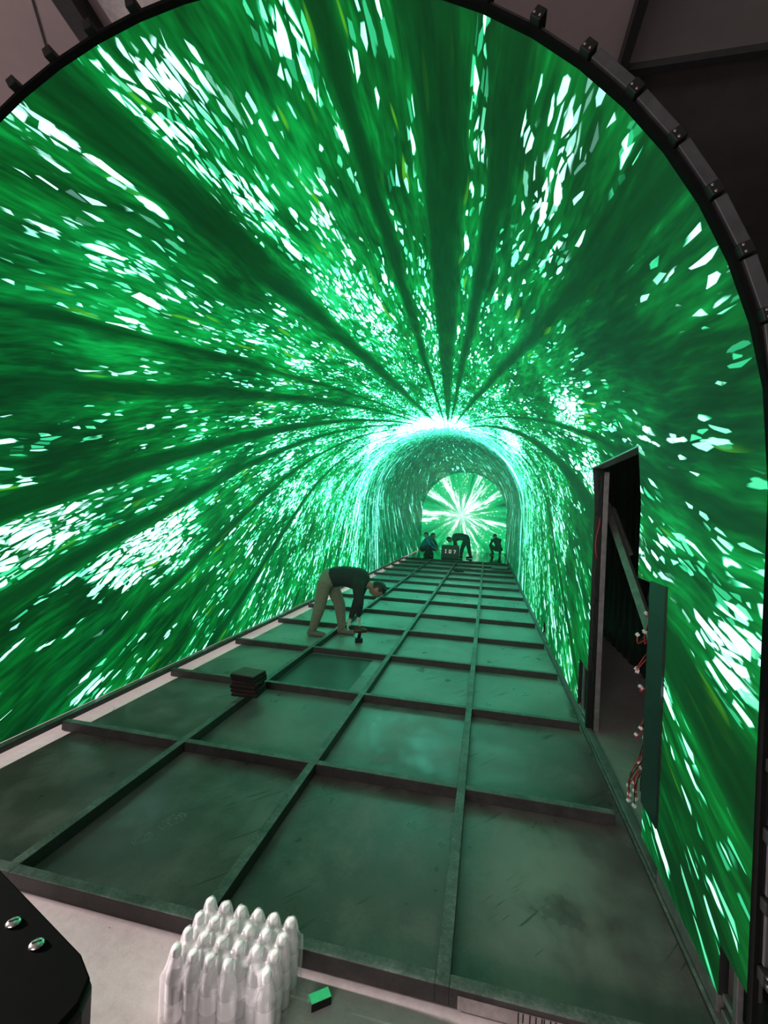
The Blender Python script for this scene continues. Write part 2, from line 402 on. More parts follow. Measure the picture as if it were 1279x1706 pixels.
def sweep(name, sec, ys, skip=lambda z0, z1, y0, y1: False, flip=False):
    sec = refine(sec, .075); ys = refine(ys, lambda y: .06+max(0, y-2.5)*.03)
    vs, fs, uv = [], [], []
    idx = {}
    def vid(i, j):
        if (i, j) not in idx: idx[(i, j)] = len(vs); vs.append((sec[i][0], ys[j], sec[i][1])); uv.append((sec[i][2], ys[j]))
        return idx[(i, j)]
    for i in range(len(sec)-1):
        for j in range(len(ys)-1):
            if skip(min(sec[i][1], sec[i+1][1]), max(sec[i][1], sec[i+1][1]), ys[j], ys[j+1]): continue
            q = (vid(i, j), vid(i, j+1), vid(i+1, j+1), vid(i+1, j))
            fs.append(q[::-1] if flip else q)
    me = bpy.data.meshes.new(name); me.from_pydata(vs, [], fs); me.update()
    ul = me.uv_layers.new(name='content')
    for lp in me.loops: ul.data[lp.index].uv = uv[lp.vertex_index]
    for nm, lst, mx in (('clearing', CLEAR, True), ('tone', TONE, False)):
        at = me.attributes.new(nm, 'FLOAT', 'POINT'); at.data.foreach_set('value', [field(lst, s, y, mx) for s, y in uv])
    me.materials.append(M['led']); me.materials.append(M['back'])
    o = mesh_obj(name, me)
    md = o.modifiers.new('thickness', 'SOLIDIFY'); md.thickness = .03; md.offset = -1; md.material_offset = 1; md.material_offset_rim = 1
    return struct(o)
ys_plain = [Y0, 3, 6, 9, 12, 15, 18, Y1]
vault = sweep('ceiling_led_vault', SP, ys_plain)
wall_l = sweep('wall_left', LEFT, ys_plain, flip=True)
def hole(z0, z1, y0, y1):
    zc = (z0+z1)/2; yc = (y0+y1)/2
    if 2.86 < yc < 4.05 and zc < 2.13: return True
    if 2.43 < yc < 2.88 and .26 < zc < 1.40: return True
    if 2.65 < yc < 2.88 and zc < 1.40: return True
    if yc < 1.83 and zc < .26: return True
    if 4.05 < yc < 4.40 and zc < .49: return True
    if 6.72 < yc < 6.98 and zc < .26: return True
    return False
wall_r = sweep('wall_right', RIGHT, [Y0, 1.83, 2.43, 2.65, 2.88, 4.05, 4.40, 6.72, 6.98, 9, 12, 15, 18, Y1], hole)
# end screen
sec = [(x, z) for x, z, _ in LEFT[::-1]]+[(x, z) for x, z, _ in SP[1:]]+[(x, z) for x, z, _ in RIGHT[1:]]
me = bpy.data.meshes.new('wall_end'); nv = len(sec)
me.from_pydata([(x, Y1-.06, z) for x, z in sec]+[(x, Y1, z) for x, z in sec], [], [tuple(range(nv)), tuple(range(nv, 2*nv))[::-1]]+[(i, (i+1) % nv, nv+(i+1) % nv, nv+i) for i in range(nv)])
ul = me.uv_layers.new(name='content')
for lp in me.loops: c = me.vertices[lp.vertex_index].co; ul.data[lp.index].uv = (c.x-CX, c.z-1.75)
me.materials.append(M['end']); me.materials.append(M['back'])
for i, p in enumerate(me.polygons): p.material_index = 0 if i == 0 else 1
wall_e = struct(mesh_obj('wall_end', me))

# front edge of the tunnel: rubber edge, brackets with bolts, steel plates on the right
trim = struct(empty('trim_1', (CX, Y0, 0)))
def ring(r_in, r_out, y0, y1, secs, mat, name):
    q = MB(); P = []
    for x, z, _ in secs:
        d = Vector((x-CX, z-max(z, ZC) if False else z-ZC))
        if z < ZC: d = Vector((1 if x > CX else -1, 0))
        d.normalize(); P.append(((x-CX+d.x*r_in, z+d.y*r_in), (x-CX+d.x*r_out, z+d.y*r_out)))
    for k in range(len(P)-1):
        (a, b), (c, d) = P[k], P[k+1]; n = len(q.v)
        for yy in (y0, y1): q.v += [(a[0], yy, a[1]), (b[0], yy, b[1]), (d[0], yy, d[1]), (c[0], yy, c[1])]
        q.f += [tuple(n+i for i in t) for t in ((0, 1, 2, 3), (7, 6, 5, 4), (1, 5, 6, 2), (4, 0, 3, 7), (0, 4, 5, 1), (3, 2, 6, 7))]
    return q.build(name, mat, trim)
full = LEFT[::-1]+SP[1:]+RIGHT[1:]
ring(-.001, .014, -.010, .02, full, M['edge'], 'edge_strip')
bk = MB(); bk.box((.008, -.04, -.020), (.050, .02, .020)); bk_me = bk.mesh('bracket', M['black'], bevel=.004)
bt = MB(); bt.lathe([(.0045, 0), (.0045, .004), (.003, .0055)], 8); bt_me = bt.mesh('bolt', M['bolt'])
spots = [(a, CX+R*math.cos(a), ZC+R*math.sin(a)) for a in arc[1:-1]]
z = ZC
while z > .2: spots.append((0.0, XR, z)); z -= .207
for a, x, z in spots:
    b = mesh_obj('bracket', bk_me, trim, (x-CX, 0, z), (0, -a, 0))
    if a < 1.2:
        for dz in (-.011, .011): mesh_obj('bolt', bt_me, b, (.02, -.04, dz), (PI/2, 0, 0))
rs = [s for s in spots if s[0] < math.radians(47)]
for (a0, x0, z0), (a1, x1, z1) in zip(rs[:-1], rs[1:]):
    q = MB(); n = []
    d0 = Vector((math.cos(a0), math.sin(a0))); d1 = Vector((math.cos(a1), math.sin(a1)))
    p0 = Vector((x0-CX, z0)); p1 = Vector((x1-CX, z1)); e = (p1-p0).normalized()*.024
    poly = [p0+d0*.020+e, p1+d1*.020-e, p1+d1*.060-e, p0+d0*.060+e]
    q.v = [(p.x, yy, p.y) for yy in (-.02, .03) for p in poly]
    q.f = [(0, 1, 2, 3), (7, 6, 5, 4), (0, 4, 5, 1), (1, 5, 6, 2), (2, 6, 7, 3), (3, 7, 4, 0)]
    q.build('edge_plate', M['plate'], trim, bevel=.003)

# ------------------------------------------------------------------ floor inside the tunnel
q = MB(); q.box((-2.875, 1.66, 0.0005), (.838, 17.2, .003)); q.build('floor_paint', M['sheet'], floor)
dm = plain('dusty_print', (.22, .22, .21), .8, 0, .5, 60)
def sole(cx_, cy_, a, L, W, name):
    q = MB(); n_ = 28; ca, sa = math.cos(a), math.sin(a)
    for k0, k1 in ((1.0, .88), (.72, .60), (.42, .28)):
        n0 = len(q.v)
        for k in range(n_):
            t = 2*PI*k/n_
            for f_ in (k0, k1):
                u, v = L/2*math.cos(t)*f_, W/2*math.sin(t)*f_*(1+.18*math.cos(t)); q.v.append((cx_+u*ca-v*sa, cy_+u*sa+v*ca, .0034))
        for k in range(n_):
            if k % 7 == 3: continue
            a0 = n0+2*k; b0 = n0+2*((k+1) % n_); q.f.append((a0, b0, b0+1, a0+1))
    return q.build(name, dm, floor)
sole(-1.622, 2.045, 1.22, .10, .075, 'shoe_print_heel'); sole(-1.565, 2.20, 1.22, .15, .085, 'shoe_print_sole')
q = MB(); q.box((-1.94, 4.10, .003), (-1.21, 5.20, .0042)); q.build('dark_floor_patch', plain('dark_patch', (.045, .055, .05), .4, 0, .15, 3), floor)
frame = empty('floor_frame', (0, 1.66, 0), 0, 'black steel floor grid of square tube bays inside the LED tunnel', 'floor frame')
BX = [-2.99, -1.975, -1.028, -.084, .82]; NR = 14; BT = .07; BW = .05
LEN = 1.2*(NR-1)+BW
for i, x in enumerate(BX):
    z0 = .045 if i == 0 else .003
    if i == 4:
        q = MB(); q.box((-.008, -BW/2, z0), (.008, LEN-BW/2, .020)); q.build('long_beam', M['beam'], frame, loc=(x+.009, 0, 0), bevel=.002); continue
    q = MB(); q.box((-BW/2, -BW/2, z0), (BW/2, LEN-BW/2, BT+(.0185 if i == 0 else 0))); q.build('long_beam', M['beam'], frame, loc=(x, 0, 0), bevel=.003)
cross = {}
for r_ in range(NR):
    for i in range(4):
        L = BX[i+1]-BX[i]-BW
        if i not in cross:
            q = MB(); q.box((0, -BW/2, .003), (L, BW/2, BT-.001)); cross[i] = q.mesh('cross_beam', M['beam'], bevel=.003)
        if r_ == 1 and i == 3: continue
        mesh_obj('cross_beam', cross[i], frame, (BX[i]+BW/2, 1.2*r_, 0))
q = MB(); q.box((0, -BW/2, .003), (BX[4]-BX[3]-BW-.03, BW/2, BT-.001)); q.build('cross_beam', M['beam'], frame, loc=(BX[3]+BW/2, 1.2, 0), bevel=.003)
# bare lower face with paint drips on the front tube
q = MB(); q.box((-.03, -BW/2-.004, .004), (.62, -BW/2, .048)); bare = q.build('bare_steel_face', plain('bare_steel', (.34, .29, .285), .55, .2, .25, 25), frame)
for x, h in ((.17, .036), (.185, .030), (.207, .037), (.226, .040), (.245, .042), (.252, .024), (.272, .038), (.288, .026)):
    q = MB(); q.box((x-.002, -BW/2-.006, .050-h), (x+.002, -BW/2-.004, .05)); q.build('paint_drip', M['black'], bare)
# polished tiles already laid at the far end
tile_rows = 4
ft = empty('far_tile_floor', (CX, 17.3, 0), 0, 'polished black floor tiles laid in front of the end screen', 'tiled floor')
tw = (.80+2.95)/5; tl = 1.15
q = MB(); q.box((.004, .004, .004), (tw-.004, tl-.004, .085)); tm = q.mesh('floor_tile', M['glossfloor'], bevel=.003)
for r_ in range(4):
    for i in range(5): mesh_obj('floor_tile', tm, ft, (-2.95-CX+i*tw, r_*tl, 0))

# ------------------------------------------------------------------ opening in the right wall
dr = struct(empty('door_1', (XR, 4.05, 0)))
def dpart(name, a, b, mat, bevel=.003):
    q = MB(); q.box((a[0]-XR, a[1]-4.05, a[2]), (b[0]-XR, b[1]-4.05, b[2])); return q.build(name, mat, dr, bevel=bevel)
dpart('jamb', (.845, 4.055, .0), (.90, 4.10, 2.14), M['black'])
dpart('jamb_rail', (.905, 4.06, .0), (.945, 4.10, 2.10), M['dust'])
dpart('head_rail', (.812, 2.87, 2.125), (.90, 4.10, 2.145), M['alu'])
dpart('threshold_rail', (.84, 2.45, .003), (.89, 4.10, .03), M['dust'])
for a, b, wd in (((1.02, 4.45, 1.86), (1.02, 3.05, .92), .035), ((1.10, 4.55, 1.82), (1.12, 4.05, 1.45), .022)):
    q = MB(); a = Vector(a)-Vector((XR, 4.05, 0)); b = Vector(b)-Vector((XR, 4.05, 0)); q.tube([a, b], wd, 4); q.build('brace', M['dust'], dr)
for k in range(5):
    z0 = .35+.35*k; q = MB()
    q.tube([(.03+.012*math.sin(t*5+k), -.01-.012*math.sin(t*3.1+k), z0+.33*t) for t in [i/8 for i in range(9)]], .006, 6)
    q.build('cable', M['red'] if k == 3 else M['blk'], dr, smooth=True)
# corrugated dark sheet behind the opening
q = MB(); n = 130; y_a, y_b = 3.2, 12.0
for k in range(n+1):
    yy = y_a+(y_b-y_a)*k/n; xx = 1.75+(.025 if (k//2) % 2 else 0)
    q.v += [(xx, yy, .0), (xx, yy, 3.2), (xx+.01, yy, .0), (xx+.01, yy, 3.2)]
for k in range(n):
    a = 4*k; b = a+4; q.f += [(a, b, b+1, a+1), (a+2, a+3, b+3, b+2), (a+1, b+1, b+3, a+3), (a, a+2, b+2, b)]
q.f += [(0, 1, 3, 2), (4*n, 4*n+2, 4*n+3, 4*n+1)]
struct(q.build('wall_corrugated', plain('dark_corrugated_sheet', (.02, .022, .022), .35, .3)))
# missing modules: bare frame at the feet of the wall
def foot(y0, y1, h):
    t = empty('bare_panel_frame', (XR, y0, 0), 0)
    q = MB(); q.box((.045, 0, .0), (.065, y1-y0, h)); q.build('back_sheet', M['black'], t)
    q = MB(); q.box((.01, 0, .02), (.04, y1-y0, .045)); q.build('rail', M['alu'], t, bevel=.003)
    q = MB(); q.box((.012, 0, .08), (.035, y1-y0, .10)); q.build('rail', M['alu'], t, bevel=.003)
    q = MB(); q.box((.01, (y1-y0)*.55, .045), (.03, (y1-y0)*.55+.025, h)); q.build('post', M['dust'], t, bevel=.003)
    return t
tag(foot(1.62, 1.83, .26), 'bare aluminium rails where a panel is missing at the tunnel mouth', 'panel frame')
tag(foot(4.10, 4.40, .49), 'bare aluminium frame with a panel missing beside the door opening', 'panel frame')
tag(foot(6.72, 6.98, .26), 'small bare frame gap low in the right wall beyond the door', 'panel frame')
# base rail of the right wall
q = MB(); q.box((.839, 1.84, .02), (.865, 2.42, .088)); struct(q.build('trim_2', M['dust'], bevel=.003))
# column of unlit modules with loose wiring beside the opening
um = empty('unlit_module_column', (XR, 2.43, 0), 0, 'dark unlit LED module column with loose wires beside the opening', 'LED module')
zz = [.265, .51, .755, 1.0, 1.245, 1.40]
for a, b in zip(zz[:-1], zz[1:]):
    q = MB(); q.box((-.012, .0, a+.0005), (.05, .215, b-.0005)); q.build('module', M['unlit'], um)
q = MB(); q.box((.05, .205, .10), (.075, .235, 1.42)); q.build('edge_rail', M['alu'], um)
def wire(pts, mat, name='wire', r=.0028):
    P = [Vector(p) for p in pts]; out = []
    for i in range(len(P)-1):
        p0 = P[max(i-1, 0)]; p1 = P[i]; p2 = P[i+1]; p3 = P[min(i+2, len(P)-1)]
        for t in [k/6 for k in range(6)]:
            out.append(.5*((2*p1)+(p2-p0)*t+(2*p0-5*p1+4*p2-p3)*t*t+(3*p1-p0-3*p2+p3)*t**3))
    out.append(P[-1]); q = MB(); q.tube(out, r, 6); return q.build(name, mat, um, smooth=True)
rw = random.Random(3)
def plug(p, s=1.0):
    q = MB(); q.box((-.007*s, -.010*s, -.008*s), (.007*s, .010*s, .008*s)); return q.build('connector', M['conn'], um, bevel=.002, loc=p, rot=(rw.random(), rw.random(), rw.random()*3))
for z0, dy, dz, n in ((.36, .17, -.16, 4), (.40, .12, -.20, 3), (.55, .07, .02, 3), (.80, .07, .05, 3), (1.02, .16, .08, 3), (1.20, .06, .03, 2), (.66, .05, -.06, 2), (1.33, .05, -.06, 2), (.33, .22, -.10, 4), (.46, .10, -.05, 3), (.93, .09, -.03, 3), (1.10, .11, .02, 2)):
    for k in range(n):
        d = dy*(.5+.7*rw.random()); h = dz*(.5+.8*rw.random()); x = .02-.05*rw.random()
        e = (x, .225+d, z0+h)
        wire([(.03, .21, z0+.03*rw.random()), (.02, .225+d*.45, z0+.05+.05*rw.random()), (x, .225+d*.9, z0+h*.35), e], M['red'] if k % 2 == 0 else M['blk'])
        if k != 1: plug(e)
for z0 in (.45, .9, 1.1, 1.3):
    q = MB(); q.box((.0, .215, z0), (.03, .24+.02*rw.random(), z0+.07)); q.build('terminal_block', M['conn'] if z0 != .9 else M['alu'], um, bevel=.003)

# ------------------------------------------------------------------ foreground things
def film_mat(name, col, alpha, rough):
    mt, b = new_mat(name); nt = mt.node_tree
    n = noise(objc(), 38, 4, .6, 1.2, dims='3D'); bn = nt.nodes.new('ShaderNodeBump'); bn.inputs['Strength'].default_value = .5; bn.inputs['Distance'].default_value = .006
    nt.links.new(n.s, bn.inputs['Height']); nt.links.new(bn.outputs[0], b.inputs['Normal'])
    b.inputs['Base Color'].default_value = (*col, 1); b.inputs['Roughness'].default_value = rough
    b.inputs['Alpha'].default_value = alpha
    return mt
M['bottle'] = film_mat('milky_clear_bottle', (.93, .92, .93), .62, .15)
M['cap'] = plain('white_bottle_cap', (.82, .86, .84), .4, 0, .03)
M['label'] = plain('white_bottle_label', (.90, .87, .89), .45, 0, .05)
M['film'] = film_mat('clear_shrink_film', (.93, .93, .94), .27, .08)
bx0, by0, pitch = -.938, 1.372, .064
B_OUT = [(.026, .0), (.0305, .006), (.0305, .05), (.0290, .055), (.0305, .06), (.0305, .135), (.029, .15), (.022, .178), (.0145, .196), (.013, .205)]
b_me = MB().lathe(B_OUT, 16).mesh('body', M['bottle'], True)
c_me = MB().lathe([(.0150, .205), (.0155, .208), (.0155, .224), (.0145, .228), (.011, .230)], 14).mesh('cap', M['cap'], True)
lb = MB(); lb.tube([(0, 0, .068), (0, 0, .128)], .0309, 16, False); l_me = lb.mesh('label', M['label'], True)
rown = ['front row', 'second row', 'third row', 'back row']
coln = ['leftmost', 'second from left', 'third from left', 'fourth from left', 'fifth from left', 'rightmost']
tops = []
for j in range(4):
    for i in range(6):
        if j == 0 and i == 4: continue
        x = bx0+i*pitch+rw.uniform(-.002, .002); y = by0+j*pitch+rw.uniform(-.002, .002)+.004*i*0
        bz = 0.001
        t = empty('water_bottle', (x, y, bz), 0, 'water bottle in the shrink pack, %s, %s' % (rown[j], coln[i]), 'bottle', 'water bottles in the shrink wrapped pack')
        tops.append((x, y, .231))
        mesh_obj('body', b_me, t); mesh_obj('cap', c_me, t); mesh_obj('label', l_me, t)
# film skin: sides and sagging top drawn over the caps
def film():
    vs, fs = [], []
    nx, ny = 64, 46
    x0, x1 = bx0-.034, bx0+5*pitch+.034; y0, y1 = by0-.034, by0+3*pitch+.034
    def top(x, y):
        h = 0
        for a, b, c in tops:
            d2 = (x-a)**2+(y-b)**2
            if d2 < .01: t_ = min(1, max(0, (.034-math.sqrt(d2))/.020)); h = max(h, t_*t_*(3-2*t_))
        ed = min(x-x0, x1-x, y-y0, y1-y)
        base = .160+.050*min(1, max(0, ed/.040))
        return max(base, base+(.2345-base)*h)+.002*math.sin(x*170+y*90)
    for j in range(ny+1):
        for i in range(nx+1):
            x = x0+(x1-x0)*i/nx; y = y0+(y1-y0)*j/ny; vs.append((x, y, top(x, y)))
    for j in range(ny):
        for i in range(nx):
            a = j*(nx+1)+i; fs.append((a, a+1, a+nx+2, a+nx+1))
    per = [i for i in range(nx+1)]+[j*(nx+1)+nx for j in range(1, ny+1)]+[ny*(nx+1)+i for i in range(nx-1, -1, -1)]+[j*(nx+1) for j in range(ny-1, 0, -1)]
    prev = per
    cxm, cym = (x0+x1)/2, (y0+y1)/2
    for lev, zf in enumerate((.12, .08, .04, .004)):
        cur = []
        for k, p in enumerate(per):
            x, y, z = vs[p]
            amp = .0035*math.sin((x if abs(y-cym) > abs(y1-y0)/2-.001 else y)*2*PI/pitch*1.0+1.2)
            n = Vector((x-cxm, y-cym, 0)); n = Vector((1 if x >= x1-1e-6 else -1 if x <= x0+1e-6 else 0, 1 if y >= y1-1e-6 else -1 if y <= y0+1e-6 else 0, 0))
            cur.append(len(vs)); vs.append((x+n.x*amp, y+n.y*amp, zf))
        m_ = len(per)
        for k in range(m_): fs.append((prev[k], cur[k], cur[(k+1) % m_], prev[(k+1) % m_]))
        prev = cur
    # shift to local origin
    vs2 = [(x-cxm, y-cym, z) for x, y, z in vs]
    me = bpy.data.meshes.new('shrink_film'); me.from_pydata(vs2, [], fs); me.update(); me.materials.append(M['film'])
    me.polygons.foreach_set('use_smooth', [True]*len(me.polygons))
    o = mesh_obj('shrink_film', me, loc=(cxm, cym, 0))
    return tag(o, 'crinkled clear shrink film wrapped round the pack of water bottles', 'film wrap')
film()

# small offcut of aluminium channel; the LEDs' green reflection is put into its colour
gb = empty('channel_offcut', (-.490, 1.535, 0), math.radians(38), 'small shiny metal channel offcut with green LED reflection in its colour, lying beside the bottle pack', 'metal offcut')
gm = plain('alu_with_green_led_glow', (.16, .95, .48), .28, .35, .1)
q = MB(); q.box((-.035, -.018, .024), (.035, .018, .028)); q.build('top_web', gm, gb, bevel=.001)
for s_ in (-1, 1): q = MB(); q.box((-.035, s_*.018-.002, .0), (.035, s_*.018+.002, .026)); q.build('flange', M['black'] if s_ < 0 else gm, gb, bevel=.001)

# black equipment case, lower left
case = empty('equipment_case', (-1.15, .70, 0), 0, 'large black equipment case with two silver screws at the lower left', 'case')
top_poly = [(-1.75, 1.235), (-1.362, 1.112), (-.90, .952), (-.835, .912), (-.812, .86), (-.815, .80), (-.90, .45), (-1.75, .45)]
lp = [(x+1.15, y-.70) for x, y in top_poly]
q = MB(); q.prism(lp, .012, .585); q.build('body', M['black'], case, bevel=.012)
q = MB(); q.prism([(x*.985, y*.985) for x, y in lp], .585, .600); q.build('lid', plain('black_lid', (.003, .004, .0035), .7, spec=.02), case, bevel=.005)
for x, y in ((-1.135, .996), (-1.025, .964)):
    s_ = MB().lathe([(.017, 0), (.017, .004), (.012, .008), (.004, .009)], 16).build('screw', M['bolt'], case, True, loc=(x+1.15, y-.70-.025, .6))
    MB().box((-.010, -.0015, .0085), (.010, .0015, .0098)).build('screw_slot', M['black'], s_, rot=(0, 0, .7))
for x, y in ((-.5, -.2), (.2, -.2), (.22, .1), (-.5, .35)): MB().lathe([(.02, 0), (.02, .014)], 10).build('foot', M['black'], case, loc=(x, y, 0))

# stack of dark modules on the frame
hs = .071
for k in range(6):
    t = empty('led_module', (-1.975+rw.uniform(-.012, .012), 3.74+rw.uniform(-.01, .01), hs), rw.uniform(-.12, .12),
        'dark red edged LED module in the small pile on the floor grid, ' + ['bottom one', 'second from bottom', 'third from bottom', 'fourth from bottom', 'second from top', 'topmost one'][k], 'LED module', 'modules piled on the floor grid')
    MB().box((-.115, -.10, 0), (.115, .10, .022)).build('tray', M['black'], t, bevel=.003)
    MB().box((-.11, -.095, .022), (.11, .095, .030)).build('face', plain('dark_red_board', (.07, .012, .016), .4), t)
    hs += .031

# ------------------------------------------------------------------ people
def skin_mesh(name, J, edges, mat, parent, root=0, sub=2, voxel=None):
    """limbs as overlapping tapered tubes, fused by a voxel remesh into one continuous surface"""
    q = MB(); rad = {k: (v[1] if not isinstance(v[1], tuple) else max(v[1])) for k, v in J.items()}
    for a, b in edges:
        pa, pb = Vector(J[a][0]), Vector(J[b][0]); d = (pb-pa).normalized(); ra, rb = rad[a], rad[b]
        pts, rr = [], []
        for t in (-.98, -.8, -.5, 0): pts.append(pa+d*ra*t); rr.append(ra*math.sqrt(max(.02, 1-t*t)))
        for t in (0.001, .5, .8, .98): pts.append(pb+d*rb*t); rr.append(rb*math.sqrt(max(.02, 1-t*t)))
        q.tube(pts, 0, 12, True, rr)
    o = q.build(name, mat, parent, True)
    vx = voxel or max(.006, min(rad.values())*.42)
    md = o.modifiers.new('fuse', 'REMESH'); md.mode = 'VOXEL'; md.voxel_size = vx; md.use_smooth_shade = True
    s_ = o.modifiers.new('smooth', 'SMOOTH'); s_.factor = .5; s_.iterations = 4
    return o
M['skinc'] = plain('skin', (.35, .20, .14), .5); M['hair'] = plain('black_hair', (.012, .010, .010), .45)
def pm(c, n): return plain(n, c, .8, 0, .2, 40, .2)
def limb_path(*a): return [(a[i], a[i+1]) for i in range(len(a)-1)]
def hand(parent, p, d, mat, name='hand'):
    """palm and five fingers; p wrist, d pointing direction"""
    p = Vector(p); d = Vector(d).normalized(); s_ = d.cross(Vector((0, 0, 1)) if abs(d.z) < .9 else Vector((1, 0, 0))).normalized(); n = s_.cross(d)
    J = {'w': (p, .022), 'p1': (p+d*.04, .026), 'p2': (p+d*.08, .024)}; ed = [('w', 'p1'), ('p1', 'p2')]
    for k, L in enumerate((.062, .072, .066, .05)):
        b = p+d*.088+s_*(.021*(k-1.5)); J['a%d' % k] = (b, .0095); J['b%d' % k] = (b+d*L*.5+n*.006, .009); J['c%d' % k] = (b+d*L*.85+n*.028, .008)
        ed += [('p2', 'a%d' % k), ('a%d' % k, 'b%d' % k), ('b%d' % k, 'c%d' % k)]
    J['t1'] = (p+d*.045-s_*.034, .011); J['t2'] = (p+d*.078-s_*.046+n*.018, .009); ed += [('p1', 't1'), ('t1', 't2')]
    J = {k: (tuple(v[0]), v[1]) for k, v in J.items()}
    return skin_mesh(name, J, ed, mat, parent, 0, 1)
def head(parent, c, look, up, s_=1.0, hair=True):
    """egg-shaped head with nose, ears, eyes; hair cap as its own mesh"""
    look = Vector(look).normalized(); up = Vector(up).normalized(); side_ = look.cross(up).normalized(); up = side_.cross(look)
    c = Vector(c); bm = bmesh.new(); bmesh.ops.create_uvsphere(bm, u_segments=24, v_segments=16, radius=1)
    def place(v):
        x, y, z = v; return c+(look*x*.098+side_*y*.077+up*z*.115)*s_
    for v in bm.verts:
        x, y, z = v.co
        if z < 0: x, y = x*(1-.22*z*z)+.10*(-z), y*(1-.35*z*z)
        if x > .8 and -.25 < z < .15 and abs(y) < .25: x += .16*(1-abs(y)/.25)*(1 if z < 0 else .5)   # nose
        if x > .5 and .05 < z < .3 and .2 < abs(y) < .6: x -= .06                                     # eye sockets
        if abs(y) > .86 and abs(z) < .32 and abs(x) < .3: y *= 1.16                                    # ears
        v.co = place((x, y, z))
    me = bpy.data.meshes.new('head'); bm.to_mesh(me); bm.free(); me.materials.append(M['skinc']); me.polygons.foreach_set('use_smooth', [True]*len(me.polygons))
    h = mesh_obj('head', me, parent)
    for k in (-1, 1): MB().lathe([(.004, -.008), (.010, -.003), (.010, .003), (.004, .008)], 8).build('eye', M['black'], h, True, loc=place((.90, .36*k, .12)))
    if hair:
        bm = bmesh.new(); bmesh.ops.create_uvsphere(bm, u_segments=24, v_segments=16, radius=1.09)
        bmesh.ops.delete(bm, geom=[v for v in bm.verts if v.co.z < -.25 or (v.co.x > .45 and v.co.z < .45)], context='VERTS')
        for v in bm.verts: v.co = place(v.co*(1+.03*math.sin(v.co.y*14+v.co.x*9)))
        me = bpy.data.meshes.new('hair'); bm.to_mesh(me); bm.free(); me.materials.append(M['hair'])
        mesh_obj('hair', me, h)
    return h
def shoe(parent, ankle, d, mat):
    a = Vector(ankle); d = Vector((d[0], d[1], 0)).normalized(); z0 = a.z
    J = {'heel': (tuple(a-d*.045+Vector((0, 0, .042-z0))), (.040, .038)), 'mid': (tuple(a+d*.06+Vector((0, 0, .042-z0))), (.042, .038)), 'toe': (tuple(a+d*.16+Vector((0, 0, .034-z0))), (.036, .028)), 'ank': (tuple(a+Vector((0, 0, .03))), .042)}
    return skin_mesh('shoe', J, [('ank', 'heel'), ('heel', 'mid'), ('mid', 'toe')], mat, parent, 0)
def person(loc, rz, J, look, up, jacket, trousers, shoes, label, glove=None, foot_dir=((1, 0), (1, 0)), group=None, hair=True):
    t = empty('person', loc, rz, label, 'person', group)
    body_e = limb_path('pelvis', 'spine', 'chest', 'neck', 'skull')+limb_path('chest', 'shL', 'elL', 'wrL')+limb_path('chest', 'shR', 'elR', 'wrR')+limb_path('pelvis', 'hipL', 'knL', 'anL')+limb_path('pelvis', 'hipR', 'knR', 'anR')
    skin_mesh('body', {k: (v[0], v[1]*.80) for k, v in J.items()}, body_e, M['skinc'], t)
    jk = {k: J[k] for k in ('chest', 'spine', 'pelvis', 'neckb', 'shL', 'elL', 'cuL', 'shR', 'elR', 'cuR') if k in J}
    for s_ in 'LR':
        a, b = Vector(J['el'+s_][0]), Vector(J['wr'+s_][0]); jk['cu'+s_] = (tuple(a.lerp(b, .88)), J['wr'+s_][1]*1.12)
    a, b = Vector(J['spine'][0]), Vector(J['pelvis'][0]); jk['pelvis'] = (tuple(a.lerp(b, .75)), J['pelvis'][1]*1.02)
    skin_mesh('jacket', jk, limb_path('pelvis', 'spine', 'chest')+limb_path('chest', 'shL', 'elL', 'cuL')+limb_path('chest', 'shR', 'elR', 'cuR'), jacket, t)
    tr = {k: J[k] for k in ('pelvis', 'hipL', 'knL', 'hipR', 'knR')}
    for s_ in 'LR':
        a, b = Vector(J['kn'+s_][0]), Vector(J['an'+s_][0]); tr['cf'+s_] = (tuple(a.lerp(b, .93)), J['an'+s_][1]*1.35)
    tr['waist'] = (tuple(Vector(J['pelvis'][0]).lerp(Vector(J['spine'][0]), .25)), J['pelvis'][1]*.97)
    skin_mesh('trousers', tr, [('waist', 'pelvis')]+limb_path('pelvis', 'hipL', 'knL', 'cfL')+limb_path('pelvis', 'hipR', 'knR', 'cfR'), trousers, t)
    head(t, J['skull'][0], look, up, 1.0, hair)
    for i, s_ in enumerate('LR'):
        hand(t, J['wr'+s_][0], Vector(J['wr'+s_][0])-Vector(J['el'+s_][0]), glove or M['skinc'], 'glove' if glove else 'hand')
        shoe(t, J['an'+s_][0], foot_dir[i], shoes)
    return t
BENT = {'pelvis': ((.02, 0, .79), .135), 'spine': ((.22, 0, .83), .135), 'chest': ((.42, 0, .80), .155), 'neck': ((.56, 0, .735), .062), 'skull': ((.68, -.01, .69), .075),
        'shL': ((.45, .17, .74), .078), 'elL': ((.36, .18, .47), .062), 'wrL': ((.30, .10, .24), .034), 'shR': ((.46, -.17, .74), .078), 'elR': ((.50, -.22, .52), .062), 'wrR': ((.48, -.14, .345), .034),
        'hipL': ((.0, .10, .72), .100), 'knL': ((.13, .14, .41), .082), 'anL': ((.16, .19, .09), .044), 'hipR': ((-.02, -.10, .72), .100), 'knR': ((-.07, -.12, .40), .082), 'anR': ((-.17, -.06, .09), .044)}
person((-2.05, 5.98, 0), 0, BENT, (.25, .1, -1), (1, 0, .25), pm((.016, .018, .02), 'black_jacket'), pm((.23, .20, .15), 'khaki_trousers'), pm((.17, .155, .13), 'tan_shoe'),
       'person in black jacket and khaki trousers bending over the floor grid with pale gloves', glove=pm((.6, .6, .56), 'pale_glove'))
